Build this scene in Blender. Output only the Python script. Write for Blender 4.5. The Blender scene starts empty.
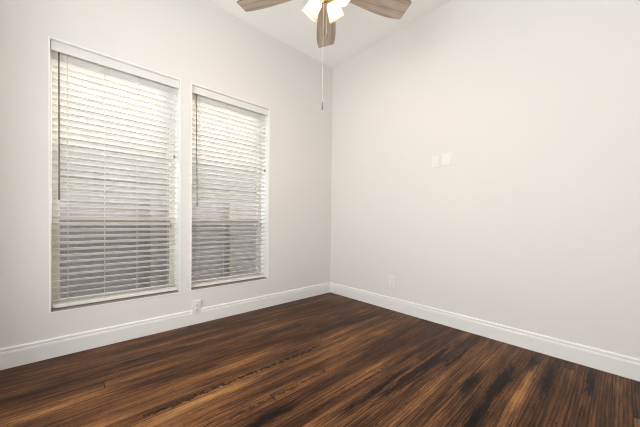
import bpy, bmesh, math, random
from mathutils import Vector, Matrix

random.seed(7)
sc = bpy.context.scene
COL = sc.collection
R = math.radians

# ------------------------------------------------------------------ camera
YAW, PITCH, ROLL = 0.8615, -0.0134, 0.0095
F0 = Vector((-math.sin(YAW), math.cos(YAW), 0)); R0 = Vector((math.cos(YAW), math.sin(YAW), 0)); U0 = Vector((0, 0, 1))
Fw = F0 * math.cos(PITCH) + U0 * math.sin(PITCH)
Up = U0 * math.cos(PITCH) - F0 * math.sin(PITCH)
Rt = R0 * math.cos(ROLL) + Up * math.sin(ROLL)
Up = Up * math.cos(ROLL) - R0 * math.sin(ROLL)
cam_data = bpy.data.cameras.new('camera')
cam = bpy.data.objects.new('camera', cam_data); COL.objects.link(cam)
cam.matrix_world = Matrix(((Rt.x, Up.x, -Fw.x, 2.4658), (Rt.y, Up.y, -Fw.y, -2.5456), (Rt.z, Up.z, -Fw.z, 0.9306), (0, 0, 0, 1)))
cam_data.sensor_width = 36.0
cam_data.lens = 270.32 / 640 * 36
cam_data.shift_x = 0.0219
cam_data.shift_y = 0.0167
cam_data.clip_start = 0.02
sc.camera = cam

# ------------------------------------------------------------------ world, lights, exposure
SKY_STRENGTH = 2.8
SUN_STRENGTH = 5.1
SUN_ELEV, SUN_AZ = 41, -38          # degrees; the azimuth is measured off the wall's outward normal
FILL_W = 60
BULB = 29
EXPOSURE = 0.27

sc.view_settings.view_transform = 'Standard'
sc.view_settings.look = 'None'
sc.view_settings.gamma = 1
sc.view_settings.use_curve_mapping = False
sc.view_settings.exposure = EXPOSURE

world = bpy.data.worlds.new('World'); sc.world = world
world.use_nodes = True
wn = world.node_tree.nodes; wl = world.node_tree.links
bg = wn['Background']
sky = wn.new('ShaderNodeTexSky')
sky.sky_type = 'NISHITA'
sky.sun_disc = False
sky.sun_elevation = R(SUN_ELEV)
sky.sun_rotation = R(-58)
haze = wn.new('ShaderNodeHueSaturation')          # thin bright overcast: the blue of the clear sky washed out
haze.inputs['Saturation'].default_value = 0.4
wl.new(sky.outputs[0], haze.inputs['Color'])
wl.new(haze.outputs[0], bg.inputs[0])
bg.inputs[1].default_value = SKY_STRENGTH


def lamp(name, kind, loc, aim, energy, color=(1, 1, 1), size=None):
    d = bpy.data.lights.new(name, kind)
    d.energy = energy; d.color = color
    if size:
        d.shape = 'RECTANGLE'; d.size, d.size_y = size
    o = bpy.data.objects.new(name, d); COL.objects.link(o)
    o.location = loc
    o.rotation_euler = (Vector(aim)).to_track_quat('-Z', 'Y').to_euler()
    return o


ca, sa, ce, se = math.cos(R(SUN_AZ)), math.sin(R(SUN_AZ)), math.cos(R(SUN_ELEV)), math.sin(R(SUN_ELEV))
sun = lamp('sun', 'SUN', (-6, -1, 8), (ca * ce, sa * ce, -se), SUN_STRENGTH, (1.0, 0.87, 0.64))
sun.data.angle = R(0.6)
# added fill light, no known source, set in the opening behind the camera
lamp('fill_light', 'AREA', (1.75, -3.25, 1.4), (0, 1, 0.16), FILL_W, (0.985, 0.99, 0.965), (1.9, 2.3))

cy = sc.cycles
cy.max_bounces = 14; cy.diffuse_bounces = 8; cy.glossy_bounces = 4; cy.transmission_bounces = 8; cy.transparent_max_bounces = 16
cy.caustics_reflective = False; cy.caustics_refractive = False
cy.sample_clamp_indirect = 6
cy.use_denoising = True
cy.use_adaptive_sampling = False
cy.filter_width = 1.1

# ------------------------------------------------------------------ node helpers


class NT:
    def __init__(self, name):
        self.m = bpy.data.materials.new(name); self.m.use_nodes = True
        self.t = self.m.node_tree; self.n = self.t.nodes; self.l = self.t.links
        self.bsdf = self.n['Principled BSDF']; self.out = self.n['Material Output']

    def put(self, sock, v):
        if isinstance(v, bpy.types.NodeSocket): self.l.new(v, sock)
        elif v is not None: sock.default_value = v

    def math(self, op, a, b=None, c=None, clamp=False):
        n = self.n.new('ShaderNodeMath'); n.operation = op; n.use_clamp = clamp
        for s, v in zip(n.inputs, (a, b, c)): self.put(s, v)
        return n.outputs[0]

    def xyz(self, x, y, z):
        n = self.n.new('ShaderNodeCombineXYZ')
        for s, v in zip(n.inputs, (x, y, z)): self.put(s, v)
        return n.outputs[0]

    def pos(self, world=False):
        if world:
            v = self.n.new('ShaderNodeNewGeometry').outputs['Position']
        else:
            v = self.n.new('ShaderNodeTexCoord').outputs['Object']
        s = self.n.new('ShaderNodeSeparateXYZ'); self.l.new(v, s.inputs[0])
        return v, s.outputs[0], s.outputs[1], s.outputs[2]

    def noise(self, vec, scale=1.0, detail=4, rough=0.55, dist=0.0, out=0):
        n = self.n.new('ShaderNodeTexNoise')
        self.put(n.inputs['Vector'], vec); n.inputs['Scale'].default_value = scale
        n.inputs['Detail'].default_value = detail; n.inputs['Roughness'].default_value = rough
        n.inputs['Distortion'].default_value = dist
        return n.outputs[out]

    def white(self, vec):
        n = self.n.new('ShaderNodeTexWhiteNoise'); n.noise_dimensions = '3D'
        self.put(n.inputs['Vector'], vec)
        return n.outputs['Value']

    def ramp(self, fac, stops, interp='LINEAR'):
        n = self.n.new('ShaderNodeValToRGB'); n.color_ramp.interpolation = interp
        e = n.color_ramp.elements
        while len(e) < len(stops): e.new(0.5)
        for el, (p, c) in zip(e, stops):
            el.position = p; el.color = (c, c, c, 1) if isinstance(c, (int, float)) else (*c, 1)
        self.put(n.inputs[0], fac)
        return n.outputs[0]

    def mix(self, fac, a, b, blend='MIX'):
        n = self.n.new('ShaderNodeMix'); n.data_type = 'RGBA'; n.blend_type = blend
        def c(v): return (*v, 1) if isinstance(v, tuple) and len(v) == 3 else v
        self.put(n.inputs['Factor'], fac); self.put(n.inputs['A'] if False else n.inputs[6], c(a)); self.put(n.inputs[7], c(b))
        return n.outputs[2]

    def bump(self, h, strength=0.2, dist=0.002):
        n = self.n.new('ShaderNodeBump'); n.inputs['Strength'].default_value = strength; n.inputs['Distance'].default_value = dist
        self.put(n.inputs['Height'], h); self.l.new(n.outputs[0], self.bsdf.inputs['Normal'])

    def set(self, **kw):
        for k, v in kw.items():
            s = self.bsdf.inputs[{'color': 'Base Color', 'rough': 'Roughness', 'metal': 'Metallic', 'spec': 'Specular IOR Level'}[k]]
            if isinstance(v, tuple): v = (*v, 1)
            self.put(s, v)
        return self


def lin(r, g, b):
    def f(c):
        c /= 255
        return c / 12.92 if c <= 0.04045 else ((c + 0.055) / 1.055) ** 2.4
    return (f(r), f(g), f(b))


def paint(name, col, rough=0.6, bump=0.0, bscale=160, vary=0.03):
    t = NT(name)
    v, x, y, z = t.pos(True)
    n = t.noise(v, 1.7, 3)
    c2 = tuple(max(0, c * (1 - vary)) for c in col)
    t.set(color=t.mix(n, col, c2), rough=rough)
    if bump:
        t.bump(t.noise(v, bscale, 3, 0.6), bump, 0.0015)
    return t.m


M = {}
M['wall'] = paint('wall_paint', (0.730, 0.720, 0.706), 0.75, 0.35, 190)
M['ceiling'] = paint('ceiling_paint', (0.93, 0.925, 0.915), 0.8, 0.3, 150)
M['trim'] = paint('trim_white', (0.81, 0.815, 0.82), 0.35)
M['liner'] = paint('window_liner_white', (0.83, 0.83, 0.82), 0.4, vary=0)
M['valance'] = paint('valance_white', (0.72, 0.72, 0.715), 0.45, vary=0)


def blind_mat():
    t = NT('blind_white'); v, x, y, z = t.pos()
    c = t.mix(t.noise(v, 3, 2), (0.83, 0.82, 0.80), (0.81, 0.80, 0.78))
    t.set(color=c, rough=0.4)
    tr = t.n.new('ShaderNodeBsdfTranslucent'); tr.inputs[0].default_value = (0.90, 0.83, 0.70, 1)
    mx = t.n.new('ShaderNodeMixShader'); mx.inputs[0].default_value = 0.05
    t.l.new(t.bsdf.outputs[0], mx.inputs[1]); t.l.new(tr.outputs[0], mx.inputs[2]); t.l.new(mx.outputs[0], t.out.inputs[0])
    return t.m


M['blind'] = blind_mat()
M['vinyl'] = paint('vinyl_frame', (0.62, 0.565, 0.46), 0.45)
M['rail'] = paint('meeting_rail_unlit', (0.22, 0.18, 0.13), 0.5)  # almond vinyl darkened: the unlit inner face is put into the colour
M['sill'] = paint('sill_shade_tone', (0.26, 0.235, 0.205), 0.6)  # dark colour stands in for the shadow under the bottom rail
M['plate'] = paint('plate_white', (0.765, 0.755, 0.74), 0.35, vary=0.0)
M['slot'] = paint('slot_dark', (0.08, 0.075, 0.07), 0.6, vary=0.0)
M['wand'] = paint('wand_grey', (0.13, 0.11, 0.085), 0.35, vary=0.0)
M['cord'] = paint('cord_white', (0.60, 0.58, 0.54), 0.8, vary=0.02)
M['tassel'] = paint('tassel_beige', (0.28, 0.23, 0.15), 0.5, vary=0.02)
M['fob'] = paint('fob_pewter', (0.22, 0.20, 0.18), 0.35, vary=0.02)
M['post'] = paint('cedar_post', (0.23, 0.18, 0.135), 0.8, 0.3, 60, vary=0.25)
M['concrete'] = paint('ground_soil', (0.30, 0.28, 0.25), 0.95, 0.5, 25, vary=0.3)
M['sky_block'] = paint('sky_block_paint', (0.72, 0.69, 0.66), 0.8)  # paint of the added walls that shut out the sky
M['hinge_metal'] = paint('screw_metal', (0.5, 0.5, 0.5), 0.35, vary=0.0)


def metal(name, col, rough):
    t = NT(name); v, x, y, z = t.pos()
    n = t.noise(v, 40, 2)
    t.set(color=col, rough=t.math('MULTIPLY_ADD', n, 0.12, rough - 0.06), metal=1.0)
    return t.m


M['nickel'] = metal('brushed_nickel', (0.70, 0.58, 0.40), 0.32)
M['chain'] = metal('chain_metal', (0.80, 0.76, 0.70), 0.35)


def boards_mat(name, c1, c2, axis_long='y'):
    t = NT(name); v, x, y, z = t.pos(True)
    a = t.noise(t.xyz(t.math('MULTIPLY', x, 3), t.math('MULTIPLY', y, 2.0), t.math('MULTIPLY', z, 60)), 1.0, 6, 0.65)
    b = t.noise(t.xyz(x, t.math('MULTIPLY', y, 0.6), t.math('MULTIPLY', z, 8)), 1.0, 2)
    f = t.math('MULTIPLY_ADD', b, 0.6, t.math('MULTIPLY', a, 0.5))
    t.set(color=t.ramp(f, [(0.3, c1), (0.75, c2)]), rough=0.85)
    t.bump(a, 0.4, 0.004)
    return t.m


M['fence_board'] = boards_mat('weathered_board', (0.11, 0.085, 0.078), (0.25, 0.20, 0.185))
M['siding'] = boards_mat('house_siding', (0.095, 0.075, 0.052), (0.13, 0.105, 0.075))
M['shingle'] = boards_mat('roof_shingle', (0.10, 0.10, 0.10), (0.22, 0.21, 0.20))


def blade_mat():
    t = NT('washed_oak'); v, x, y, z = t.pos()
    g = t.noise(t.xyz(t.math('MULTIPLY', x, 3.0), t.math('MULTIPLY', y, 70), z), 1.0, 6, 0.6, 0.4)
    w = t.noise(t.xyz(t.math('MULTIPLY', x, 2.0), t.math('MULTIPLY', y, 14), z), 1.0, 3, 0.5, 0.8)
    f = t.math('ADD', t.math('MULTIPLY', g, 0.55), t.math('MULTIPLY', w, 0.5))
    t.set(color=t.ramp(f, [(0.32, (0.22, 0.165, 0.128)), (0.5, (0.42, 0.335, 0.27)), (0.68, (0.58, 0.48, 0.40))]), rough=0.5)
    return t.m


M['blade'] = blade_mat()
M['blade_edge'] = paint('blade_edge_dark', (0.09, 0.07, 0.06), 0.6)


def shade_mat():
    t = NT('frosted_glass')
    tr = t.n.new('ShaderNodeBsdfTranslucent'); df = t.n.new('ShaderNodeBsdfDiffuse'); gl = t.n.new('ShaderNodeBsdfGlossy')
    v, x, y, z = t.pos()
    c = t.mix(t.noise(v, 30, 2), (0.93, 0.89, 0.82), (0.90, 0.86, 0.78))
    t.l.new(c, tr.inputs[0]); t.l.new(c, df.inputs[0])
    gl.inputs['Roughness'].default_value = 0.25
    m1 = t.n.new('ShaderNodeMixShader'); m1.inputs[0].default_value = 0.40
    t.l.new(tr.outputs[0], m1.inputs[1]); t.l.new(df.outputs[0], m1.inputs[2])
    m2 = t.n.new('ShaderNodeMixShader'); m2.inputs[0].default_value = 0.05
    t.l.new(m1.outputs[0], m2.inputs[1]); t.l.new(gl.outputs[0], m2.inputs[2])
    t.l.new(m2.outputs[0], t.out.inputs[0])
    return t.m


M['shade'] = shade_mat()


def emit_mat(name, col, s):
    t = NT(name); e = t.n.new('ShaderNodeEmission')
    e.inputs[0].default_value = (*col, 1); e.inputs[1].default_value = s
    t.l.new(e.outputs[0], t.out.inputs[0]); return t.m


M['bulb'] = emit_mat('lit_bulb', (1.0, 0.76, 0.48), BULB * 8)


def glass_mat():
    t = NT('pane_glass')
    tr = t.n.new('ShaderNodeBsdfTransparent'); tr.inputs[0].default_value = (0.94, 0.96, 0.95, 1)
    gl = t.n.new('ShaderNodeBsdfGlossy'); gl.inputs['Roughness'].default_value = 0.02
    lw = t.n.new('ShaderNodeLayerWeight')
    fac = t.math('MULTIPLY_ADD', t.math('POWER', lw.outputs['Facing'], 5.0), 0.6, 0.04, clamp=True)
    mx = t.n.new('ShaderNodeMixShader')
    t.l.new(fac, mx.inputs[0]); t.l.new(tr.outputs[0], mx.inputs[1]); t.l.new(gl.outputs[0], mx.inputs[2])
    t.l.new(mx.outputs[0], t.out.inputs[0]); return t.m


def screen_mat():
    t = NT('insect_mesh')
    tr = t.n.new('ShaderNodeBsdfTransparent')
    df = t.n.new('ShaderNodeBsdfDiffuse'); df.inputs[0].default_value = (0.06, 0.06, 0.065, 1)
    mx = t.n.new('ShaderNodeMixShader'); mx.inputs[0].default_value = 0.58
    t.l.new(tr.outputs[0], mx.inputs[1]); t.l.new(df.outputs[0], mx.inputs[2])
    t.l.new(mx.outputs[0], t.out.inputs[0]); return t.m


M['glass'] = glass_mat(); M['screen'] = screen_mat()

# floor: old pine strip boards, dark stained, running along the window wall
BOARD_W, BOARD_L = 0.070, 3.4
STAINS = [  # x, y, half width, half length, amount  (black water stains along the boards)
    (1.655, -0.85, 0.030, 0.36, 1.0), (1.60, -1.25, 0.022, 0.28, 0.7), (2.025, -0.72, 0.032, 0.24, 1.0), (2.03, -1.05, 0.030, 0.20, 0.9),
    (1.92, -0.80, 0.035, 0.12, 0.8), (2.20, -0.42, 0.025, 0.22, 0.75), (2.36, -0.25, 0.03, 0.15, 0.8), (1.75, -0.55, 0.025, 0.2, 0.6),
    (0.62, -1.25, 0.02, 0.35, 0.5), (1.40, -1.85, 0.04, 0.14, 0.8), (0.40, -2.10, 0.03, 0.35, 0.6), (2.10, -0.22, 0.04, 0.10, 0.7),
]
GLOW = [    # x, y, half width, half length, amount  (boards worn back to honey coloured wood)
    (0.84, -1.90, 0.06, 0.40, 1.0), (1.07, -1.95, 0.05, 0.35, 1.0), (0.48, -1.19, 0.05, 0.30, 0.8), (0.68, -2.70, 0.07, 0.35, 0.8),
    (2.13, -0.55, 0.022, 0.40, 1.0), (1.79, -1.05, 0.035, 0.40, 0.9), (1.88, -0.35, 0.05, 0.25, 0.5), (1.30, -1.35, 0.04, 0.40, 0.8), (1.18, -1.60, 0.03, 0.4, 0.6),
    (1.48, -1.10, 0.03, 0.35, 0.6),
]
CRACKS = [  # x, y0, y1, half width, amount  (ragged splintered grain lines)
    (1.020, -2.30, -1.15, 0.012, 1.0), (1.290, -2.00, -1.36, 0.008, 0.75), (1.50, -1.7, -1.0, 0.005, 0.8), (0.72, -2.0, -1.4, 0.005, 0.7),
    (0.30, -1.9, -1.3, 0.006, 0.7),
]


def floor_mat():
    t = NT('dark_pine_boards'); v, X, Y, Z = t.pos(True)
    mt = t.math
    bx = mt('DIVIDE', X, BOARD_W)
    bi = mt('FLOOR', bx); fx = mt('FRACT', bx)
    r1 = t.white(t.xyz(bi, 3.3, 1.1))
    yo = mt('ADD', mt('DIVIDE', Y, BOARD_L), mt('MULTIPLY', r1, 9.0))
    bj = mt('FLOOR', yo); fy = mt('FRACT', yo)
    bid = t.white(t.xyz(bi, bj, 5.7)); bid2 = t.white(t.xyz(bi, bj, 9.1))
    off = mt('MULTIPLY', bid, 37.0)
    # long wobble of the grain
    wob = t.noise(t.xyz(mt('MULTIPLY', X, 2.0), mt('MULTIPLY', Y, 1.6), off), 1.0, 2)
    gx = mt('ADD', X, mt('MULTIPLY', wob, 0.025))
    fine = t.noise(t.xyz(mt('MULTIPLY', gx, 190), mt('MULTIPLY', Y, 5.0), off), 1.0, 5, 0.7)
    mid = t.noise(t.xyz(mt('MULTIPLY', gx, 48), mt('MULTIPLY', Y, 2.6), off), 1.0, 4, 0.6, 0.6)
    broad = t.noise(t.xyz(mt('MULTIPLY', X, 9), mt('MULTIPLY', Y, 1.5), mt('MULTIPLY', bid, 3.0)), 1.0, 4, 0.6)
    blotch = t.noise(t.xyz(mt('MULTIPLY', X, 3.0), mt('MULTIPLY', Y, 1.1), 2.0), 1.0, 3)
    ring = t.n.new('ShaderNodeTexWave'); ring.wave_type = 'BANDS'; ring.bands_direction = 'X'; ring.wave_profile = 'SAW'
    t.put(ring.inputs['Vector'], t.xyz(mt('MULTIPLY', gx, 22), mt('MULTIPLY', Y, 0.7), off))
    ring.inputs['Scale'].default_value = 1.0; ring.inputs['Distortion'].default_value = 5.0
    ring.inputs['Detail'].default_value = 3; ring.inputs['Detail Scale'].default_value = 0.9
    rg = ring.outputs['Fac']

    def gauss(x0, y0, sx, sy, amt):
        dx = mt('DIVIDE', mt('SUBTRACT', mt('ADD', X, mt('MULTIPLY', mt('SUBTRACT', wob, 0.5), 0.05)), x0), sx)
        dy = mt('DIVIDE', mt('SUBTRACT', Y, y0), sy)
        d = mt('ADD', mt('MULTIPLY', dx, dx), mt('MULTIPLY', dy, dy))
        return mt('MULTIPLY', mt('POWER', 2.718, mt('MULTIPLY', d, -0.8)), amt)

    def total(lst):
        s = None
        for g in lst:
            q = gauss(*g); s = q if s is None else mt('MAXIMUM', s, q)
        return s
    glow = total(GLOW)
    stain = total([(a, b, c * 0.9, d * 1.35, e) for a, b, c, d, e in STAINS])
    grit = t.noise(t.xyz(mt('MULTIPLY', X, 110), mt('MULTIPLY', Y, 45), off), 1.0, 3, 0.7)
    tone = mt('ADD', mt('MULTIPLY', bid2, 0.20), mt('MULTIPLY', mid, 0.90))
    tone = mt('ADD', tone, mt('MULTIPLY', broad, 0.95))
    tone = mt('ADD', tone, mt('MULTIPLY', blotch, 0.35))
    tone = mt('ADD', tone, mt('MULTIPLY', rg, 0.22))
    tone = mt('ADD', tone, mt('MULTIPLY', fine, 0.42))
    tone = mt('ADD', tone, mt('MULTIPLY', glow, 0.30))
    tone = mt('ADD', tone, mt('MULTIPLY', grit, 0.36))
    tone = mt('SUBTRACT', tone, 1.175)
    tone = mt('MULTIPLY_ADD', mt('SUBTRACT', tone, 0.5), 0.82, 0.51)
    col = t.ramp(tone, [(0.15, (0.008, 0.0045, 0.003)), (0.38, (0.034, 0.0155, 0.009)), (0.56, (0.090, 0.039, 0.018)), (0.76, (0.20, 0.092, 0.038)),
                        (0.98, (0.36, 0.185, 0.065))])
    # black stains, ragged along the grain
    rag = t.noise(t.xyz(mt('MULTIPLY', X, 75), mt('MULTIPLY', Y, 9), 4.0), 1.0, 5, 0.7)
    sm = t.ramp(mt('ADD', mt('MULTIPLY', stain, 0.75), mt('MULTIPLY', mt('SUBTRACT', rag, 0.5), 1.5)), [(0.15, 0.0), (0.48, 1.0)])
    col = t.mix(mt('MULTIPLY', sm, 0.92), col, (0.007, 0.005, 0.005))
    # splintered lines
    jag = t.noise(t.xyz(mt('MULTIPLY', X, 45), mt('MULTIPLY', Y, 36), 0.0), 1.0, 3, 0.7)
    cr = None
    for (x0, y0, y1, hw, amt) in CRACKS:
        slow = t.noise(t.xyz(x0 * 9, mt('MULTIPLY', Y, 2.5), 1.0), 1.0, 2)
        dx = mt('ABSOLUTE', mt('SUBTRACT', mt('ADD', X, mt('MULTIPLY', mt('SUBTRACT', slow, 0.5), 0.05)), x0))
        thick = mt('MULTIPLY', mt('SUBTRACT', jag, 0.42), hw * 9)
        inx = mt('LESS_THAN', dx, thick)
        iny = mt('MULTIPLY', mt('GREATER_THAN', Y, y0), mt('LESS_THAN', Y, y1))
        q = mt('MULTIPLY', mt('MULTIPLY', inx, iny), amt)
        cr = q if cr is None else mt('MAXIMUM', cr, q)
    col = t.mix(mt('MULTIPLY', cr, 0.85), col, (0.008, 0.005, 0.004))
    # random dark flecks and seams
    fl = t.noise(t.xyz(mt('MULTIPLY', X, 90), mt('MULTIPLY', Y, 9), off), 1.0, 2, 0.5)
    col = t.mix(t.ramp(fl, [(0.66, 0.0), (0.74, 0.8)]), col, (0.010, 0.006, 0.005))
    edge = mt('MINIMUM', fx, mt('SUBTRACT', 1.0, fx))
    seam = mt('LESS_THAN', edge, 0.034)
    endj = mt('LESS_THAN', mt('MINIMUM', fy, mt('SUBTRACT', 1.0, fy)), 0.0008)
    sa_ = mt('MAXIMUM', mt('MULTIPLY', seam, 0.6), mt('MULTIPLY', endj, 0.9))
    col = t.mix(sa_, col, (0.006, 0.004, 0.003))
    rough = mt('ADD', 0.26, mt('MULTIPLY', broad, 0.22))
    t.set(color=col, rough=rough, spec=0.07)
    h = mt('SUBTRACT', mt('MULTIPLY', fine, 0.25), mt('MULTIPLY', sa_, 1.0))
    t.bump(h, 0.35, 0.0012)
    return t.m


M['floor'] = floor_mat()

# ------------------------------------------------------------------ mesh helpers


def box(bm, a, b, mat=None):
    x0, y0, z0 = a; x1, y1, z1 = b
    vs = [bm.verts.new(p) for p in ((x0, y0, z0), (x1, y0, z0), (x1, y1, z0), (x0, y1, z0), (x0, y0, z1), (x1, y0, z1), (x1, y1, z1), (x0, y1, z1))]
    fs = [bm.faces.new([vs[i] for i in q]) for q in ((3, 2, 1, 0), (4, 5, 6, 7), (0, 1, 5, 4), (1, 2, 6, 5), (2, 3, 7, 6), (3, 0, 4, 7))]
    if mat is not None:
        for v in vs: v.co = mat @ v.co
    return vs, fs


def rbox(bm, a, b, r=0.002, seg=2, mat=None):
    t = bmesh.new(); box(t, a, b)
    bmesh.ops.bevel(t, geom=t.edges[:], offset=r, segments=seg, profile=0.5, affect='EDGES')
    merge(bm, t, mat)


def merge(bm, t, mat=None):
    mp = {}
    for v in t.verts: mp[v] = bm.verts.new(mat @ v.co if mat is not None else v.co)
    for f in t.faces:
        try:
            g = bm.faces.new([mp[v] for v in f.verts]); g.smooth = f.smooth
        except ValueError:
            pass
    t.free()


def lathe(bm, prof, seg=32, mat=None):
    rings = []
    for r, z in prof:
        if r < 1e-6:
            rings.append([bm.verts.new((0, 0, z))])
        else:
            rings.append([bm.verts.new((r * math.cos(2 * math.pi * k / seg), r * math.sin(2 * math.pi * k / seg), z)) for k in range(seg)])
    if mat is not None:
        for q in rings:
            for v in q: v.co = mat @ v.co
    for A, B in zip(rings, rings[1:]):
        for k in range(seg):
            j = (k + 1) % seg
            if len(A) == 1 and len(B) == 1: continue
            if len(A) == 1: f = bm.faces.new((A[0], B[j], B[k]))
            elif len(B) == 1: f = bm.faces.new((A[k], A[j], B[0]))
            else: f = bm.faces.new((A[k], A[j], B[j], B[k]))
            f.smooth = True


def tube(bm, pts, r, seg=10):
    pts = [Vector(p) for p in pts]; rings = []
    for i, p in enumerate(pts):
        d = (pts[min(i + 1, len(pts) - 1)] - pts[max(i - 1, 0)]).normalized()
        a = d.orthogonal().normalized()
        if rings:
            a = (prev - d * prev.dot(d)).normalized()
        prev = a
        b = d.cross(a)
        rr = r[i] if isinstance(r, (list, tuple)) else r
        rings.append([bm.verts.new(p + (a * math.cos(2 * math.pi * k / seg) + b * math.sin(2 * math.pi * k / seg)) * rr) for k in range(seg)])
    for A, B in zip(rings, rings[1:]):
        for k in range(seg):
            f = bm.faces.new((A[k], A[(k + 1) % seg], B[(k + 1) % seg], B[k])); f.smooth = True
    bm.faces.new(rings[0][::-1]); bm.faces.new(rings[-1])


def obj(name, bm, mat, parent=None, loc=None, rot=None):
    bmesh.ops.recalc_face_normals(bm, faces=bm.faces[:])
    me = bpy.data.meshes.new(name); bm.to_mesh(me); bm.free()
    for m in (mat if isinstance(mat, list) else [mat]): me.materials.append(m)
    o = bpy.data.objects.new(name, me); COL.objects.link(o)
    if parent: o.parent = parent
    if loc: o.location = loc
    if rot: o.rotation_euler = rot
    return o


def empty(name, loc=(0, 0, 0), rot=(0, 0, 0)):
    o = bpy.data.objects.new(name, None); COL.objects.link(o)
    o.empty_display_size = 0.05; o.location = loc; o.rotation_euler = rot
    return o


def tag(o, label, cat, group=None):
    o['label'] = label; o['category'] = cat
    if group: o['group'] = group
    return o


def struct(o, label=None, cat=None):
    o['kind'] = 'structure'
    if label: o['label'] = label
    if cat: o['category'] = cat
    return o


def copy_tree(o, parent=None):
    c = o.copy(); COL.objects.link(c)
    if parent: c.parent = parent
    for ch in list(o.children): copy_tree(ch, c)
    return c


# ------------------------------------------------------------------ room shell
H = 2.9
WX, WY = 3.05, -3.05          # far sides of the room behind the camera
T = 0.18                      # wall thickness
ZT, ZB = 2.1194, 0.3042       # window openings
WIN = [(-2.6663, -1.8563), (-1.7621, -0.9582)]

bm = bmesh.new(); box(bm, (-T, WY - 1.2, -0.12), (WX + 1.2, T, 0))
struct(obj('floor', bm, M['floor']), 'dark stained strip board floor with worn honey patches and black stains', 'floor')
bm = bmesh.new(); box(bm, (-T, WY - 1.2, H), (WX + 1.2, T, H + 0.12))
struct(obj('ceiling', bm, M['ceiling']), 'smooth pale ceiling above the fan', 'ceiling')


def wall_with_holes(name, axis, x0, x1, ys, zs, holes, mat):
    """slab between x0 and x1; ys, zs are the grid lines; holes are grid cells left out"""
    bm = bmesh.new(); V = {}
    def vert(k, i, j):
        if (k, i, j) not in V:
            p = ((x0, x1)[k], ys[i], zs[j])
            V[(k, i, j)] = bm.verts.new(p if axis == 'x' else (p[1], p[0], p[2]))
        return V[(k, i, j)]
    ny, nz = len(ys) - 1, len(zs) - 1
    solid = lambda i, j: 0 <= i < ny and 0 <= j < nz and (i, j) not in holes
    for i in range(ny):
        for j in range(nz):
            if not solid(i, j): continue
            for k in (0, 1):
                bm.faces.new((vert(k, i, j), vert(k, i + 1, j), vert(k, i + 1, j + 1), vert(k, i, j + 1)))
            for (di, dj, a, b) in ((-1, 0, (i, j), (i, j + 1)), (1, 0, (i + 1, j), (i + 1, j + 1)), (0, -1, (i, j), (i + 1, j)), (0, 1, (i, j + 1), (i + 1, j + 1))):
                if not solid(i + di, j + dj):
                    bm.faces.new((vert(0, *a), vert(0, *b), vert(1, *b), vert(1, *a)))
    return obj(name, bm, mat)


struct(wall_with_holes('wall_left', 'x', -T, 0, [WY, WIN[0][0], WIN[0][1], WIN[1][0], WIN[1][1], T], [0, ZB, ZT, H], {(1, 1), (3, 1)}, M['wall']),
       'pale greige wall with two tall windows', 'wall')
bm = bmesh.new(); box(bm, (0, 0, 0), (WX + T, T, H))
struct(obj('wall_back', bm, M['wall']), 'blank pale greige wall with a white baseboard', 'wall')
bm = bmesh.new(); box(bm, (WX, WY - 1.2, 0), (WX + T, 0, H))
struct(obj('wall_right', bm, M['wall']), 'plain side wall beside the camera', 'wall')
struct(wall_with_holes('wall_near', 'y', WY - T, WY, [0, 0.7, 2.8, WX], [0, 2.5, H], {(1, 0)}, M['wall']), 'wall behind the camera with an opening added for the fill light', 'wall')  # opening is added to let the fill light in
bm = bmesh.new(); box(bm, (-T, WY - 1.2 - T, 0), (WX + T, WY - 1.2, H))  # added enclosure, unseen: keeps sky light from entering through the opening
struct(obj('wall_sky_block', bm, M['sky_block']), 'unseen end wall added behind the camera to block sky light', 'wall')
bm = bmesh.new(); box(bm, (-T, WY - 1.2, 0), (0, WY, H))
struct(obj('wall_sky_block_side', bm, M['sky_block']), 'unseen side wall added behind the camera to block sky light', 'wall')

# ------------------------------------------------------------------ baseboards
PROF = [(0, 0), (0.016, 0), (0.016, 0.096), (0.0145, 0.100), (0.0145, 0.104), (0.012, 0.107), (0.012, 0.1105), (0.0135, 0.114), (0.013, 0.1215),
        (0.009, 0.126), (0.004, 0.1285), (0, 0.1285)]


def baseboard(name, pts, label):
    """profile swept along pts; each pt is (position on the wall line, inward direction)"""
    bm = bmesh.new(); rings = []
    for p, n in pts:
        rings.append([bm.verts.new((p[0] + n[0] * d, p[1] + n[1] * d, z)) for d, z in PROF])
    for A, B in zip(rings, rings[1:]):
        for k in range(len(PROF) - 1):
            bm.faces.new((A[k], A[k + 1], B[k + 1], B[k]))
    bm.faces.new(rings[0]); bm.faces.new(rings[-1][::-1])
    struct(obj(name, bm, M['trim']), label, 'baseboard')


baseboard('baseboard_left', [((0, WY), (1, 0)), ((0, 0), (1, -1))], 'tall white baseboard under the two windows')
baseboard('baseboard_back', [((0, 0), (1, -1)), ((WX, 0), (0, -1))], 'tall white baseboard along the blank wall')

# ------------------------------------------------------------------ windows
SCREEN_TOP = 0.90


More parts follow.
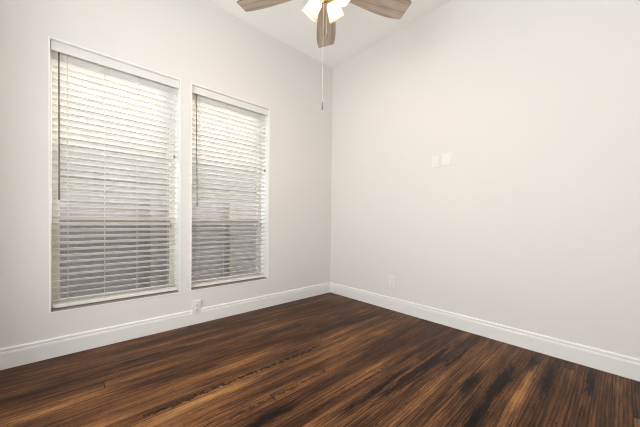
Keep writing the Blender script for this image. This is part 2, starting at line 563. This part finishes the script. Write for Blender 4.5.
def window(idx, y0, y1, label):
    root = empty('window_%d' % idx, (0, (y0 + y1) / 2, ZB)); struct(root, label, 'window')
    hw = (y1 - y0) / 2; hh = ZT - ZB
    def part(name, bm, mat, parent=root): return obj(name, bm, mat, parent)
    # white liner round the opening
    bm = bmesh.new(); w, p = 0.006, 0.004
    box(bm, (-0.15, -hw, 0), (p, -hw + 0.003, hh)); box(bm, (-0.15, hw - 0.003, 0), (p, hw, hh))
    box(bm, (-0.15, -hw, hh - 0.003), (p, hw, hh))
    for a, b in (((0, -hw - w, -w), (p, -hw, hh + w)), ((0, hw, -w), (p, hw + w, hh + w)), ((0, -hw, hh), (p, hw, hh + w)), ((0, -hw, -w), (p, hw, 0))):
        box(bm, a, b)
    part('jamb_liner', bm, M['liner'])
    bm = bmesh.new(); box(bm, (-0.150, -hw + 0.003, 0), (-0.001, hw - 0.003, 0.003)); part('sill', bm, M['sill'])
    # vinyl frame
    bm = bmesh.new(); fw = 0.042
    xa, xb = -0.178, -0.150
    box(bm, (xa, -hw, 0), (xb, -hw + fw, hh)); box(bm, (xa, hw - fw, 0), (xb, hw, hh))
    box(bm, (xa, -hw + fw, 0), (xb, hw - fw, fw)); box(bm, (xa, -hw + fw, hh - fw), (xb, hw - fw, hh))
    part('window_frame', bm, M['vinyl'])
    zr = SCREEN_TOP - ZB - 0.002
    bm = bmesh.new(); rbox(bm, (-0.172, -hw + fw, zr - 0.022), (-0.143, hw - fw, zr + 0.022), 0.003)
    mr = part('meeting_rail', bm, M['rail'])
    bm = bmesh.new(); rbox(bm, (-0.155, -0.03, zr + 0.022), (-0.142, 0.03, zr + 0.034), 0.003)
    obj('sash_lock', bm, M['tassel'], mr)
    bm = bmesh.new(); box(bm, (-0.166, -hw + fw, zr + 0.022), (-0.162, hw - fw, hh - fw)); part('upper_pane', bm, M['glass'])
    bm = bmesh.new(); box(bm, (-0.162, -hw + fw, fw), (-0.158, hw - fw, zr - 0.022)); part('lower_pane', bm, M['glass'])
    bm = bmesh.new(); vs = [bm.verts.new(q) for q in ((-0.176, -hw + fw, fw), (-0.176, hw - fw, fw), (-0.176, hw - fw, zr - 0.01), (-0.176, -hw + fw, zr - 0.01))]
    bm.faces.new(vs); part('insect_screen', bm, M['screen'])
    return root


window(1, *WIN[0], 'large white framed sash window nearer the camera, left of the pair')
window(2, *WIN[1], 'large white framed sash window nearer the room corner, right of the pair')

# ------------------------------------------------------------------ venetian blinds
PITCH_S, SLAT_W, SLAT_T, TILT = 0.0443, 0.050, 0.0030, R(26.5)
BX = -0.076


def blind(y0, y1, label, wand, ladders, tassels):
    w = y1 - y0 - 0.016; hw = w / 2; yc = (y0 + y1) / 2
    root = empty('venetian_blind', (BX, yc, ZB + 0.003))
    tag(root, label, 'blind', 'white slatted blinds in the windows')
    hh = ZT - ZB - 0.008
    zhead = hh - 0.048
    bm = bmesh.new(); rbox(bm, (-0.026, -hw, zhead), (0.030, hw, hh), 0.003)
    obj('headrail', bm, M['blind'], root)
    bm = bmesh.new(); rbox(bm, (0.046, -hw - 0.004, hh - 0.060), (0.054, hw + 0.004, hh + 0.002), 0.0025)
    for sy in (-1, 1): rbox(bm, (0.0, sy * (hw + 0.001) - 0.003, hh - 0.060), (0.047, sy * (hw + 0.001) + 0.003, hh + 0.002), 0.001)
    obj('valance', bm, M['valance'], root)
    bm = bmesh.new(); rbox(bm, (-0.026, -hw, 0.005), (0.026, hw, 0.030), 0.004)
    obj('bottom_rail', bm, M['blind'], root)
    bm = bmesh.new()
    z = 0.052; n = 0
    while z < zhead - 0.012:
        mt = Matrix.Translation((0, random.uniform(-0.001, 0.001), z)) @ Matrix.Rotation(-TILT + R(5.0 * (1 - z / zhead)) + R(random.uniform(-0.5, 0.5)), 4, 'Y')
        # gently crowned slat: 4 segments across
        t = bmesh.new(); cross = []
        for k in range(5):
            u = -SLAT_W / 2 + SLAT_W * k / 4
            cr = 0.0016 * (1 - (2 * u / SLAT_W) ** 2)
            cross.append((u, cr))
        loop = [(u, c + SLAT_T / 2) for u, c in cross] + [(u, c - SLAT_T / 2) for u, c in reversed(cross)]
        A = [t.verts.new((u, -hw, c)) for u, c in loop]; B = [t.verts.new((u, hw, c)) for u, c in loop]
        for k in range(len(loop)):
            j = (k + 1) % len(loop); t.faces.new((A[k], A[j], B[j], B[k]))
        t.faces.new(A[::-1]); t.faces.new(B)
        merge(bm, t, mt)
        z += PITCH_S; n += 1
    obj('slats', bm, M['blind'], root)
    for y in ladders:
        bm = bmesh.new()
        for xx in (-0.0265, 0.0265):
            tube(bm, [(xx, y - yc, 0.015), (xx, y - yc, zhead + 0.004)], 0.0011, 6)
        obj('ladder_cord', bm, M['cord'], root)
    bm = bmesh.new()
    ya, za, yb, zb_ = wand
    za -= ZB + 0.004; zb_ -= ZB + 0.004
    top = Vector((0.036, ya - yc, zhead + 0.012)); bot = Vector((0.040, yb - yc, zb_))
    tube(bm, [(0.028, ya - yc, zhead + 0.018), (0.034, ya - yc, zhead + 0.018), top], 0.0025, 8)
    tube(bm, [top + Vector((0, 0, 0.004)), bot.lerp(top, 0.10), bot + Vector((0, 0, 0.02)), bot], [0.0040, 0.0042, 0.0050, 0.0044], 8)
    obj('tilt_wand', bm, M['wand'], root)
    for k, (ty, tz) in enumerate(tassels):
        tz -= ZB + 0.004
        bm = bmesh.new(); xx = 0.034
        tube(bm, [(xx, ty - yc, tz + 0.02), (xx, ty - yc, zhead + 0.003)], 0.0009, 6)
        c = obj('lift_cord', bm, M['cord'], root)
        bm = bmesh.new()
        lathe(bm, [(0, 0), (0.007, 0.0), (0.008, 0.005), (0.0065, 0.022), (0.0035, 0.033), (0, 0.034)], 12, Matrix.Translation((xx, ty - yc, tz - 0.012)))
        obj('tassel', bm, M['tassel'], c)
    return root


blind(*WIN[0], 'white slatted blind in the left window, nearer the camera, with a long grey wand', (-2.622, 2.08, -2.622, 1.056),
      (-2.578, -2.37, -2.157, -1.93), ((-1.891, 1.467), (-1.918, 0.872)))
blind(*WIN[1], 'white slatted blind in the right window, nearer the room corner, with a slanting grey wand', (-1.711, 2.06, -1.698, 1.053),
      (-1.675, -1.416, -1.05), ((-0.985, 1.462), (-1.035, 0.874)))

# ------------------------------------------------------------------ wall plates
def plate_mesh(w, h, d=0.006):
    bm = bmesh.new(); t = bmesh.new(); box(t, (-w / 2, -d, -h / 2), (w / 2, 0, h / 2))
    front = [e for e in t.edges if all(v.co.y < -d / 2 for v in e.verts)]
    bmesh.ops.bevel(t, geom=front, offset=0.003, segments=3, profile=0.6, affect='EDGES')
    merge(bm, t); return bm


def screws(parent, zs, d=0.006):
    for z in zs:
        bm = bmesh.new(); lathe(bm, [(0, 0), (0.0032, 0), (0.0028, 0.0009), (0, 0.0012)], 12, Matrix.Translation((0, -d, z)) @ Matrix.Rotation(R(90), 4, 'X'))
        obj('screw', bm, M['plate'], parent)


def outlet(name, loc, rot, label, depth=0.006):
    root = empty(name, loc, rot); tag(root, label, 'outlet')
    obj('cover_plate', plate_mesh(0.072, 0.116, depth), M['plate'], root)
    for z in (-0.0205, 0.0205):
        bm = bmesh.new()
        lathe(bm, [(0, 0.0), (0.0168, 0.0), (0.0168, 0.0016), (0.0155, 0.0024), (0, 0.0024)], 28, Matrix.Translation((0, -depth, z)) @ Matrix.Rotation(R(90), 4, 'X'))
        f = obj('receptacle', bm, M['plate'], root)
        bm = bmesh.new()
        for (sx, sz, sh) in ((-0.0062, 0.003, 0.008), (0.0062, 0.003, 0.0065)):
            box(bm, (sx - 0.0011, -depth - 0.0028, z + sz - sh / 2), (sx + 0.0011, -depth - 0.002, z + sz + sh / 2))
        lathe(bm, [(0, 0.0), (0.0023, 0.0), (0.0023, 0.0008), (0, 0.0008)], 10, Matrix.Translation((0, -depth - 0.002, z - 0.0075)) @ Matrix.Rotation(R(90), 4, 'X'))
        obj('slot', bm, M['slot'], f)
    screws(root, (0,), depth)
    return root


outlet('wall_outlet', (0.904, 0, 0.301), (0, 0, 0), 'white wall outlet low on the blank wall above its baseboard')
outlet('wall_outlet', (0, -1.717, 0.150), (0, 0, R(90)), 'white wall outlet touching the baseboard under the right window', 0.020)

root = empty('light_switch', (1.338, 0, 1.486)); tag(root, 'narrow white light switch plate, left of the wider blank plate', 'switch')
obj('cover_plate', plate_mesh(0.068, 0.108), M['plate'], root)
bm = bmesh.new(); rbox(bm, (-0.0165, -0.010, -0.033), (0.0165, -0.005, 0.033), 0.0012, 2, Matrix.Rotation(R(2.5), 4, 'X'))
obj('rocker', bm, M['plate'], root)
screws(root, (-0.044, 0.044))
root = empty('blank_cover_plate', (1.437, 0, 1.492)); tag(root, 'wider white blank wall plate, right of the narrow switch', 'wall plate')
obj('face_plate', plate_mesh(0.086, 0.108), M['plate'], root)
screws(root, (-0.038, 0.038))

# ------------------------------------------------------------------ ceiling fan
FX, FY, ZBL = 1.169, -1.272, 2.49
fan = empty('ceiling_fan', (FX, FY, H))
tag(fan, 'ceiling fan with washed oak blades and four lit frosted glass shades', 'ceiling fan')
zz = lambda z: z - H
bm = bmesh.new(); lathe(bm, [(0, zz(2.9)), (0.068, zz(2.9)), (0.07, zz(2.885)), (0.062, zz(2.86)), (0.03, zz(2.835)), (0.018, zz(2.83)), (0, zz(2.83))], 36)
obj('canopy', bm, M['nickel'], fan)
bm = bmesh.new(); tube(bm, [(0, 0, zz(2.835)), (0, 0, zz(2.66))], 0.0125, 16)
obj('downrod', bm, M['nickel'], fan)
bm = bmesh.new(); lathe(bm, [(0, zz(2.675)), (0.03, zz(2.672)), (0.05, zz(2.655)), (0.095, zz(2.635)), (0.105, zz(2.615)), (0.105, zz(2.545)), (0.095, zz(2.522)),
                             (0.07, zz(2.51)), (0, zz(2.51))], 40)
obj('motor_housing', bm, M['nickel'], fan)
bm = bmesh.new(); lathe(bm, [(0, zz(2.515)), (0.05, zz(2.512)), (0.056, zz(2.49)), (0.056, zz(2.45)), (0.05, zz(2.432)), (0.03, zz(2.42)), (0.012, zz(2.412)),
                             (0.008, zz(2.40)), (0, zz(2.398))], 36)
kit = obj('light_kit', bm, M['nickel'], fan)


def blade_mesh():
    """blade along +x, flat; oak faces, dark edge"""
    pts = [(0.155, 0.050), (0.20, 0.056), (0.30, 0.068), (0.42, 0.079), (0.50, 0.081), (0.56, 0.079), (0.60, 0.073), (0.626, 0.0695), (0.634, 0.066),
           (0.638, 0.058)]
    outline = [(x, y) for x, y in pts] + [(x, -y) for x, y in reversed(pts)]
    bm = bmesh.new(); th = 0.0035
    top = [bm.verts.new((x, y, th)) for x, y in outline]; bot = [bm.verts.new((x, y, -th)) for x, y in outline]
    bm.faces.new(top); bm.faces.new(bot[::-1])
    n = len(outline)
    for k in range(n):
        f = bm.faces.new((top[k], bot[k], bot[(k + 1) % n], top[(k + 1) % n])); f.material_index = 1
    return bm


def iron_mesh():
    bm = bmesh.new()
    def slab(pts, z0, z1):
        a = [bm.verts.new((x, y, z0 + dz)) for x, y, dz in pts]; b = [bm.verts.new((x, y, z1 + dz)) for x, y, dz in pts]
        bm.faces.new(a[::-1]); bm.faces.new(b)
        for k in range(len(pts)):
            j = (k + 1) % len(pts); bm.faces.new((a[k], a[j], b[j], b[k]))
    slab([(0.06, -0.018, 0), (0.15, -0.013, 0), (0.18, -0.035, 0), (0.215, -0.035, 0), (0.225, 0, 0), (0.215, 0.035, 0), (0.18, 0.035, 0), (0.15, 0.013, 0), (0.06, 0.018, 0)],
         0.0045, 0.0095)
    return bm


irons = blades = None
for deg in (135.5, 212.5, 284.5, 356.5, 68.5):
    az = R(deg)
    rot = (R(11), 0, az)
    b = obj('blade', blade_mesh(), [M['blade'], M['blade_edge']], fan, (0, 0, zz(ZBL)))
    if deg == 135.5: b.location = (0.018 * math.cos(R(deg - 180)), 0.018 * math.sin(R(deg - 180)), zz(ZBL))
    b.rotation_euler = (Matrix.Rotation(az, 4, 'Z') @ Matrix.Rotation(R(-13), 4, 'X')).to_euler()
    obj('blade_bracket', iron_mesh(), M['nickel'], b)

for az in (103, 195, 283, 13):
    # frosted shade: neck at r .055, z 2.435; rim centre at r .14, z 2.35
    a = R(az); out = Vector((math.cos(a), math.sin(a), 0)); ax = (out - Vector((0, 0, 1))).normalized()
    o0 = out * 0.055 + Vector((0, 0, zz(2.437)))
    side = ax.orthogonal().normalized()
    zx = ax; xx = Vector((0, 0, 1)).cross(zx).normalized(); yy = zx.cross(xx)
    mt = Matrix(((xx.x, yy.x, zx.x, o0.x), (xx.y, yy.y, zx.y, o0.y), (xx.z, yy.z, zx.z, o0.z), (0, 0, 0, 1)))
    bm = bmesh.new()
    lathe(bm, [(0, 0.016), (0.022, 0.016), (0.036, 0.020), (0.042, 0.030), (0.0455, 0.06), (0.052, 0.105), (0.055, 0.122), (0.0525, 0.122), (0.0495, 0.104),
               (0.043, 0.06), (0.0395, 0.032), (0.033, 0.0235), (0.022, 0.02), (0, 0.02)], 36, mt)
    sh = obj('lamp_shade', bm, M['shade'], fan)
    bm = bmesh.new(); lathe(bm, [(0, -0.01), (0.013, -0.01), (0.015, 0.004), (0.024, 0.010), (0.026, 0.0165), (0, 0.0165)], 20, mt)
    obj('socket', bm, M['nickel'], sh)
    bm = bmesh.new(); lathe(bm, [(0, 0.022), (0.012, 0.022), (0.014, 0.035), (0.024, 0.058), (0.027, 0.072), (0.022, 0.09), (0.010, 0.098), (0, 0.099)], 20, mt)
    obj('bulb', bm, M['bulb'], sh)


def pull_chain(off, z0, z1, zfob, fr):
    bm = bmesh.new()
    pts = [(off[0], off[1], zz(z0)), (off[0] * 1.25, off[1] * 1.25, zz(z0 - 0.008)), (off[0] * 1.25, off[1] * 1.25, zz(z1))]
    tube(bm, pts, 0.0009, 6)
    z = z0 - 0.01
    while z > z1:
        bmesh.ops.create_uvsphere(bm, u_segments=6, v_segments=4, radius=0.0015, matrix=Matrix.Translation((off[0] * 1.25, off[1] * 1.25, zz(z)))); z -= 0.006
    c = obj('pull_chain', bm, M['chain'], fan)
    bm = bmesh.new()
    L = z1 - zfob
    lathe(bm, [(0, L + 0.004), (fr * 0.5, L + 0.003), (fr * 0.75, L * 0.8), (fr, L * 0.35), (fr * 0.9, L * 0.1), (0, 0)], 14, Matrix.Translation((off[0] * 1.25, off[1] * 1.25, zz(zfob))))
    obj('pull_fob', bm, M['fob'], c)


sx = Vector((math.cos(R(45.6)), math.sin(R(45.6)), 0)); aw = Vector((math.cos(R(135.6)), math.sin(R(135.6)), 0))
p = sx * -0.0165 + aw * 0.045; pull_chain((p.x, p.y), 2.455, 1.745, 1.69, 0.0065)
p = sx * 0.003 + aw * 0.050; pull_chain((p.x, p.y), 2.455, 2.218, 2.172, 0.0060)

# ------------------------------------------------------------------ outside: fence, neighbouring house, ground
bm = bmesh.new(); box(bm, (-14, -12, -0.6), (-T, 10, -0.45))
struct(obj('ground', bm, M['concrete']), 'bare ground outside the windows', 'ground')

fence = empty('board_fence', (-2.0, 0, -0.45)); tag(fence, 'weathered grey board fence with tan posts outside the windows', 'fence')
bm = bmesh.new(); z = 0.03
while z < 1.62:
    box(bm, (-0.012, -7.0, z), (0.012, 5.0, z + 0.098)); z += 0.104
obj('board_panel', bm, M['fence_board'], fence)
for k in range(-4, 4):
    bm = bmesh.new(); y = -1.667 + 1.197 * (k + 0)
    rbox(bm, (0.012, y - 0.047, 0), (0.10, y + 0.047, 1.72), 0.004)
    obj('fence_post', bm, M['post'], fence)

house = empty('neighbouring_house', (-3.6, -1, -0.45)); tag(house, 'grey sided house beyond the fence outside the windows', 'house')
EAVE = 4.95
bm = bmesh.new(); z = 0
while z < EAVE + 0.3:
    box(bm, (-0.15, -7, z), (0, 7, z + 0.13), Matrix.Translation((0, 0, 0)) @ Matrix.Rotation(R(0), 4, 'Y'))
    box(bm, (0, -7, z), (0.012, 7, z + 0.02)); z += 0.13
obj('siding_wall', bm, M['siding'], house)
bm = bmesh.new(); box(bm, (-4.2, -7.3, EAVE + 0.25), (0.35, 7.3, EAVE + 0.40), Matrix.Translation((0, 0, 0)))
obj('roof', bm, M['shingle'], house)
